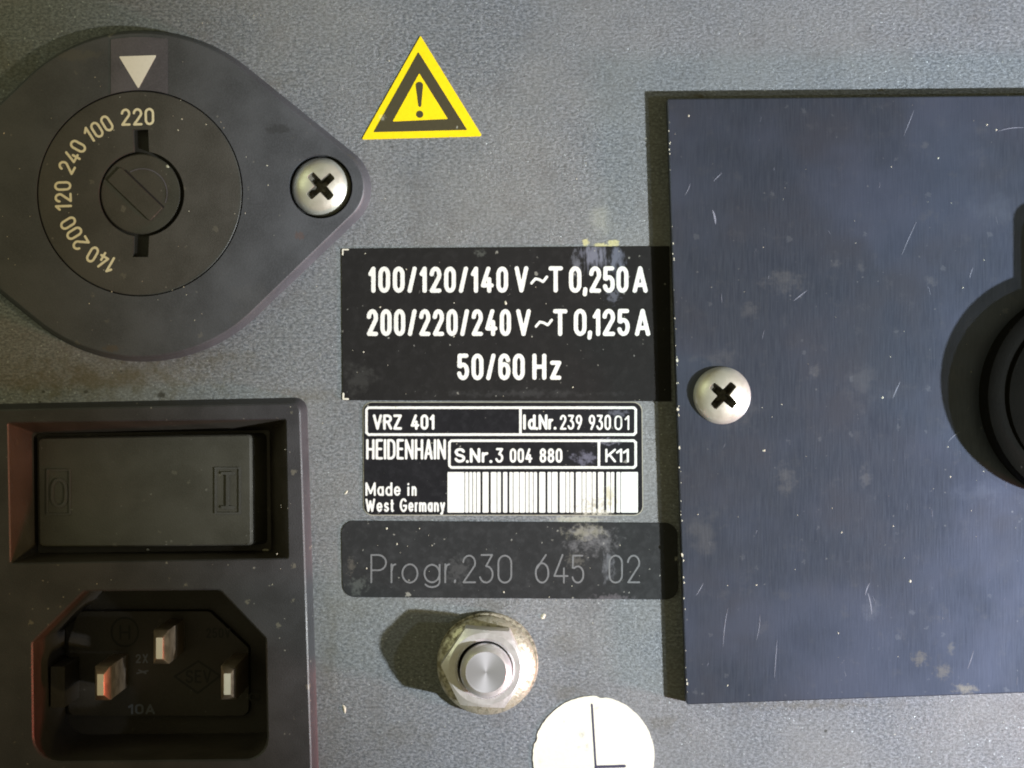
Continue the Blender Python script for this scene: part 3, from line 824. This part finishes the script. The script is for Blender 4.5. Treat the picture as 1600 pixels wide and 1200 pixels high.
pl('model_text', [('VRZ', 582.5, 628, 647.5, 671.5, 2.1, .12), ('401', 641.7, 679, 647.5, 671.5, 2.1, .15)], 1)
pl('identity_text', [('Id', 817.5, 837, 647.5, 671.5, 2.2, .25), ('.', 835.5, 842, 647.5, 672, 2.3, .1), ('N', 841.5, 855.5, 647.5, 671.5, 2.1, .1), ('r', 856.5, 864.5, 647.5, 671.5, 2.1, .1), ('.', 864.5, 870, 647.5, 671.5, 2.3, .1),
                  ('239', 874.8, 909.7, 648, 671.5, 1.6, .2), ('930', 919.8, 954.7, 648, 672, 1.6, .2), ('01', 960, 983.5, 649, 672, 1.4, .3)], 2)
pl('maker_name', [('HEIDENHAIN', 572, 696.8, 686, 718, 2.0, .12)], 3)
pl('serial_text', [('S', 710, 727, 700, 723, 2.2, 0), ('.', 727.5, 733, 700, 723.5, 2.3, 0), ('N', 734, 750.5, 700, 723, 2.2, 0), ('r', 752.5, 763, 700, 723, 2.1, 0), ('.', 764, 770, 700, 723.5, 2.3, 0),
                ('3', 774.5, 786.5, 700, 723, 1.75, 0), ('004', 796.5, 831.7, 700.5, 723, 1.75, .18), ('880', 843, 878.7, 700.5, 723, 1.8, .18)], 4)
pl('code_text', [('K', 945.7, 962.5, 701, 722.5, 1.7, 0), ('1', 962.5, 972.5, 701, 722.5, 1.7, .3), ('1', 973, 983, 701, 722.5, 1.7, .3)], 5)
pl('origin_text', [('Made', 571, 626, 753.5, 775, 1.6, .2), ('in', 637, 651, 753.5, 775, 1.6, .45), ('West', 571, 615.5, 779, 800, 1.6, .2),
                ('Germany', 624.5, 695.7, 778.5, 800, 1.6, .18)], 6)
# barcode: white field split by the dark bars
bars = [(726.2, 1), (732.5, 1), (738.5, 1), (744.5, 1), (752.3, 3.3), (765.2, 3.3), (776.5, 1), (784.3, 3.3), (794.3, 3.1), (801.8, 1), (811.5, 1),
        (820.8, 1), (826.8, 1), (833.3, 1), (840.8, 3.2), (853.8, 3.2), (861.8, 1), (873, 3.2), (884, 1), (890.3, 1), (898.2, 3.3), (909.3, 1),
        (915.8, 1), (925.2, 1), (932.7, 3.3), (945.5, 3.8), (954, 1), (961.5, 3.3), (969.8, 1)]
mb = MB(); x = 699.2
for c, wd in bars + [(997.6, 1.6)]:
    x1 = c - wd / 2
    p = FP([(x, 737.5), (x1, 737.5), (x1, 801), (x, 801)], zt)
    mb.poly(rpoly(p, 1.5 if x1 - x > 4 else 1, 0, 3), zt)
    x = c + wd / 2
mb.build('barcode', 'plate_ink', nm)

# ================================================================== PROGRAM LABEL
pr = thing('program_label', 796, 875, 0, 'dark grey rounded label with faint thin lettering Progr. 230 645 02', 'label')
flat('label_foil', [(533, 813.5), (1058, 817), (1060, 937), (535.5, 933)], 0.1, 1.3, 'program', pr, 19)
zt = 1.55
for word in ((('P', 579, 605, 866, 911), ('r', 610.5, 619, 866, 911), ('o', 627.5, 653.5, 867, 911.5), ('g', 662, 688, 867, 911), ('r', 694.5, 703, 866, 911), ),
             (('2', 722.5, 743.5, 867, 911), ('3', 750, 771, 866, 911.5), ('0', 777.5, 800, 867, 911.5)),
             (('6', 836, 858, 866, 911.5), ('4', 865, 888, 866, 911.5), ('5', 893, 912.5, 867, 911.5)), (('0', 951, 973, 867, 911.5), ('2', 980, 1000, 867, 911))):
    mb = MB()
    for (t, x0, x1, y0, y1) in word:
        st = text_strokes(t, x0, x1, y0, y1, 1.15, .2, {'3': 'flat3'})
        if t == '6': st = [stadium(837.2, 880, 856.8, 910.3, 14), [(839, 888), (853, 867)]]
        stroke_mesh(mb, st, 1.35, zt, .6, .18, 7)
    if len(word) == 5: stroke_mesh(mb, [[(711, 907), (710.6, 909.5)]], 1.7, zt, .6, .18, 7)
    mb.build('printed_word', 'grey_ink', pr, merge=False)

# ================================================================== ROUND STICKER
st_ = thing('round_sticker', 927.5, 1182, 0, 'round cream paper sticker with a thin dark line, partly out of frame below the nut', 'sticker')
mb = MB(); random.seed(5)
cx, cy = F(927.5, 1182.5, 1.5)
rr = [95 + random.uniform(-.5, .35) - (2.2 if i in (27, 28, 54, 55) else 0) for i in range(120)]
pts = [(cx + rr[i] * math.cos(2 * math.pi * i / 120), cy + rr[i] * math.sin(2 * math.pi * i / 120)) for i in range(120)]
mb.loft([(pts, .1), (pts, 1.6)]); mb.build('paper_disc', 'sticker', st_)
printed('printed_lines', [[(924.8, 1101), (931, 1200), (934, 1255)]], 1.5, 1.9, 'sticker_ink', st_)
printed('printed_lines', [[(931, 1198.5), (976, 1197)]], 2.2, 2.0, 'sticker_ink', st_)

# ================================================================== EARTH STUD
stud = thing('earth_stud', 760, 1040, 0, 'shiny steel earth stud with flanged hex nut on a dirty washer', 'bolt')
def at(px, py, z): return F(px, py, z)
mb = MB(); c = at(762, 1036, 6)
wr_ = []
rings = []
def wob_circle(c, r, amp, n=96, seed=0, teeth=0):
    rs = random.Random(seed); ph = rs.random() * 6
    return [(c[0] + (r + amp * math.sin(3 * a + ph) * .5 + amp * math.sin(7 * a + ph * 2) * .5 + (teeth * math.sin(a * 26))) * math.cos(a),
             c[1] + (r + amp * math.sin(3 * a + ph) * .5 + amp * math.sin(7 * a + ph * 2) * .5 + (teeth * math.sin(a * 26))) * math.sin(a)) for a in (2 * math.pi * i / n for i in range(n))]
mb.loft([(wob_circle(c, 79, .4), 0), (wob_circle(c, 79, .4), 6), (wob_circle(c, 77.5, .4), 8)])
mb.build('washer', 'washer', stud, 30)
c = at(760, 1040, 14)
mb = MB(); mb.loft([(circle(*c, 74, 96), 8), (circle(*c, 77, 96), 11), (circle(*c, 76.5, 96), 15), (circle(*c, 73.5, 96), 18.5), (circle(*c, 66, 96), 23), (circle(*c, 60, 96), 26)])
mb.build('nut_flange', 'nutflange', stud, 30)
# hex nut body with chamfered crown and threaded hole
hz0, hz1 = 20, 72
c = at(757.5, 1045, hz1)
nn = 96
def hexr(a, R, rot=math.radians(-4)):
    t = ((a - rot) % (math.pi / 3)) - math.pi / 6
    return R * math.cos(math.pi / 6) / math.cos(t)
def hexring(R, rmax=1e9):
    return [(c[0] + min(hexr(a, R), rmax) * math.cos(a), c[1] + min(hexr(a, R), rmax) * math.sin(a)) for a in (2 * math.pi * i / nn for i in range(nn))]
# crown chamfer: cone cuts the hexagon, so corner heights drop
def crown(R):
    v = []
    for i in range(nn):
        a = 2 * math.pi * i / nn; r = hexr(a, R); zc = hz1 - max(0, r - 56) * .62
        v.append((c[0] + r * math.cos(a), c[1] + r * math.sin(a), zc))
    return v
mb = MB()
i0 = mb.ring(hexring(68.5), hz0)
i1 = len(mb.v); mb.v += crown(67.8); i1 = list(range(i1, i1 + nn))
i2 = mb.ring(circle(*c, 55, nn), hz1 + .3); i3 = mb.ring(circle(*c, 46, nn), hz1 + .3)
i4 = mb.ring(circle(*c, 42, nn), hz1 - 5); i5 = mb.ring(circle(*c, 41, nn), hz1 - 26)
for a_, b_ in ((i0, i1), (i1, i2), (i2, i3), (i3, i4), (i4, i5)): mb.bridge(a_, b_)
mb.build('hex_nut', 'nut', stud, 28)
mb = MB(); cs = at(759.3, 1050.5, 95)
mb.poly(circle(*at(757.5, 1045, hz1), 44, 48), hz1 - 20); mb.build('thread_gap_shade', 'void', stud)  # dark disc painted as the shade between shank and nut
mb = MB()
rg = [(circle(*cs, 37.5, 72), hz1 - 22)]
z = hz1 - 20
while z < 88:
    rg += [(circle(*cs, 39.5, 72), z), (circle(*cs, 37.2, 72), z + 3)]; z += 5
rg += [(circle(*cs, 38.8, 72), 88), (circle(*cs, 37, 72), 91), (circle(*cs, 31, 72), 96)]
mb.loft(rg, cap=False); mb.build('threaded_shank', 'nut', stud, 25)
mb = MB(); rg = []
for k in range(0, 11): rg.append((circle(*cs, 31 - 3 * k if k < 10 else .6, 72), 96 - .12 * k - (.15 if k % 2 else 0)))
mb.loft(rg); mb.build('stud_end', 'turned', stud, 60)

# ================================================================== COVER SHEET
cov = thing('cover_plate', 1400, 620, 0, 'large dark blue-grey brushed metal cover sheet at the right with scratches', 'cover plate')
ZC = 27
cp = FP([(1042.5, 154.5), (1900, 146.5), (1900, 1072), (1072.5, 1101)], ZC)
mb = MB()
mb.loft([(rpoly(cp, 3), .2), (rpoly(cp, 3), ZC - 1.4), (rpoly(cp, 3, .6), ZC - .4), (rpoly(cp, 3, 1.6), ZC)], cap=False)
mb.fill([rpoly(cp, 3, 1.6), circle(*F(1130, 618, ZC), 22, 32)], ZC)
mb.build('sheet', 'cover', cov, 30)
random.seed(11)
mb = MB()
def hair(x, y, L, ang, wd):
    n = 5; a = math.radians(ang); c_ = random.uniform(-.06, .06)
    pl_, pr_ = [], []
    for i in range(n + 1):
        t = i / n * L; xx = x + t * math.cos(a); yy = y - t * math.sin(a)
        off = c_ * t * (L - t) / max(L, 1) * 4
        xx += off * math.sin(a); yy += off * math.cos(a)
        w_ = wd * (.25 + math.sin(math.pi * (i + .3) / (n + .6)))
        pl_.append((xx + w_ * math.sin(a) * .5, yy + w_ * math.cos(a) * .5)); pr_.append((xx - w_ * math.sin(a) * .5, yy - w_ * math.cos(a) * .5))
    mb.poly(ccw(FP(pl_ + pr_[::-1], ZC + .3)), ZC + .3)
for (x, y, L, ang, wd) in ((1409, 398, 56, 66, .9), (1412, 212, 42, 68, .8), (1118, 350, 22, 102, 2.4), (1395, 622, 28, 66, 1.3), (1115, 283, 18, 45, 1.0),
                           (1240, 470, 26, 38, 1.1), (1515, 435, 18, 72, .9), (1210, 1060, 60, 86, .8), (1512, 1045, 30, 72, 1), (1362, 960, 34, 100, 1.6), (1352, 930, 20, 70, 1.4), (1130, 1010, 60, 83, .8),
                           (1560, 205, 40, 8, .9), (1182, 1000, 40, 82, .7), (1088, 930, 22, 60, .9), (1482, 690, 24, 40, .9), (1070, 305, 20, 65, .8)):
    hair(x, y, L, ang, wd)
for k in range(26):
    hair(random.uniform(1085, 1590), random.uniform(175, 1075), random.uniform(4, 16), random.gauss(84, 20), random.uniform(.25, .5))
scr = mb.build('fine_scratches', 'scratch', cov, merge=False); scr['kind'] = 'stuff'
# chipped paint along the left edge
mb = MB()
for k in range(46):
    y = random.uniform(165, 1090) if k > 8 else random.choice((868, 878, 872, 700, 480, 340, 1065, 560, 640)) + random.uniform(-4, 4)
    x = 1042.5 + (y - 154.5) * 30 / 946.5 + random.uniform(.6, 3.0)
    s = random.uniform(.5, 1.4) if k > 4 else random.uniform(1.6, 2.8)
    mb.poly(ccw(FP([(x + s * random.uniform(.6, 1.2) * math.cos(a) * .8, y + s * random.uniform(.8, 1.8) * math.sin(a)) for a in (0, 1, 2, 3, 4, 5)], ZC + .35)), ZC + .35)
ch = mb.build('edge_chips', 'crumb', cov, merge=False); ch['kind'] = 'stuff'

# ================================================================== ROUND CONNECTOR (right edge)
con = thing('round_connector', 1716, 622, ZC, 'black rubber round connector cut off by the right edge of the photo', 'connector')
zc0 = ZC; c = F(1716, 620, ZC + 60)
mb = MB()
mb.loft([(circle(*c, 168, 96), zc0 - 1), (circle(*c, 169, 96), zc0 + 46), (circle(*c, 166, 96), zc0 + 54), (circle(*c, 158, 96), zc0 + 58), (circle(*c, 149, 96), zc0 + 58.5)], cap=True)
mb.build('coupling_ring', 'rubber', con, 35)
mb = MB()
mb.loft([(circle(*c, 138, 96), zc0 + 58), (circle(*c, 136, 96), zc0 + 64), (circle(*c, 110, 96), zc0 + 72), (circle(*c, 80, 96), zc0 + 75)])
mb.build('connector_cap', 'rubber', con, 35)
mb = MB(); lug = FP([(1660, 340), (1770, 340), (1770, 520), (1660, 520)], ZC + 58)
mb.loft([(rpoly(lug, 30), zc0 - 1), (rpoly(lug, 30), zc0 + 54), (rpoly(lug, 30, 4), zc0 + 59)])
mb.build('latch_lug', 'rubber', con, 35)

# ================================================================== LOOSE DUST
def surf(x, y):
    if x > 1046 + (y - 154) * .0317 and 158 < y < 1080: return ZC
    if math.hypot(x - 219, y - 303) < 155: return None if math.hypot(x - 219, y - 303) < 70 else ZD + .2
    if math.hypot(x - 219, y - 303) < 245: return ZF + .2
    if math.hypot(x - 219, y - 303) < 275 or math.hypot(x - 509, y - 292) < 90: return None
    if x < 485 and y > 620:
        if (x < 462 and (y < 652 or 884 < y < 915)) or (424 < x < 462): return ZH
        return None
    if math.hypot(x - 760, y - 1040) < 90 or math.hypot(x - 927, y - 1182) < 100: return None
    if 1020 < x: return None if x < 1080 and 150 < y < 1110 else 0.1
    if 533 < x < 1050 and 384 < y < 630: return 2.0
    if 566 < x < 1005 and 630 <= y < 806: return 2.0
    if 533 < x < 1058 and 812 < y < 938: return 1.7
    if 560 < x < 755 and 50 < y < 220: return 2.3
    return 0.3
random.seed(3)
mb = MB()
def crumb(x, y, z, s, e=1.0, ang=0.0):
    n = 7; ca, sa = math.cos(ang), math.sin(ang); pts = []
    for i in range(n):
        a = 2 * math.pi * i / n; r = s * random.uniform(.6, 1.15)
        u, v = r * math.cos(a) * e, r * math.sin(a); pts.append((x + u * ca - v * sa, y + u * sa + v * ca))
    p = ccw(FP(pts, z)); m_ = (sum(q[0] for q in p) / n, sum(q[1] for q in p) / n)
    i = len(mb.v); mb.v += [(a, b, z) for a, b in p] + [(m_[0], m_[1], z + s * .55)]
    for k in range(n): mb.f.append((i + k, i + (k + 1) % n, i + n))
for (x, y, s, e, a) in ((541, 769, 2.2, 2.2, -1.0), (538, 1108, 3.0, 2.4, 1.4), (849, 963, 4.0, 1.3, -.7), (1422, 908, 2.4, 1.2, 0), (1379, 621, 1.8, 1, 0),
                        (471, 189, 2.0, 1.2, 0), (284, 186, 1.3, 1.3, 0), (262, 260, 2.2, 1.3, .5), (790, 473, 2.0, 1.6, 1.3), (594, 480, 1.6, 1, 0),
                        (1182, 914, 1.6, 1, 0), (1194, 704, 1.8, 1.4, 0), (1542, 195, 1.8, 1.2, 0), (1557, 203, 1.6, 1.2, 0), (1466, 247, 1.5, 1, 0), (1076, 181, 1.9, 1, 0),
                        (1315, 832, 1.6, 1, 0), (1485, 745, 1.6, 1, 0), (1137, 1071, 1.5, 1, 0), (568, 550, 1.6, 1, 0), (709, 526, 1.4, 1, 0), (895, 605, 1.6, 1, 0),
                        (620, 850, 1.5, 1, 0), (604, 826, 1.8, 1.2, 0), (573, 888, 1.5, 1, 0), (787, 925, 1.7, 1, 0), (231, 859, 1.8, 1.4, 0), (415, 860, 3.0, 1.8, 0)):
    z = surf(x, y)
    crumb(x, y, (z if z is not None else (18.8 if y < 400 else ZW + 1)), s, e, a)
k = 0
while k < 240:
    x, y = random.uniform(2, 1598), random.uniform(2, 1198); z = surf(x, y)
    if z is None or (z == .3 and random.random() < .5) or (z == ZC and random.random() < .6): continue
    crumb(x, y, z + (.25 if z == ZC else 0), random.choice((.4, .45, .5, .55, .6, .7, .8, 1.1)), random.uniform(1, 1.8), random.uniform(0, 3)); k += 1
du = mb.build('dust_specks', 'crumb', None, merge=False); du['kind'] = 'stuff'
tag(du, 'pale dust specks and crumbs scattered over the panel and labels', 'dust')
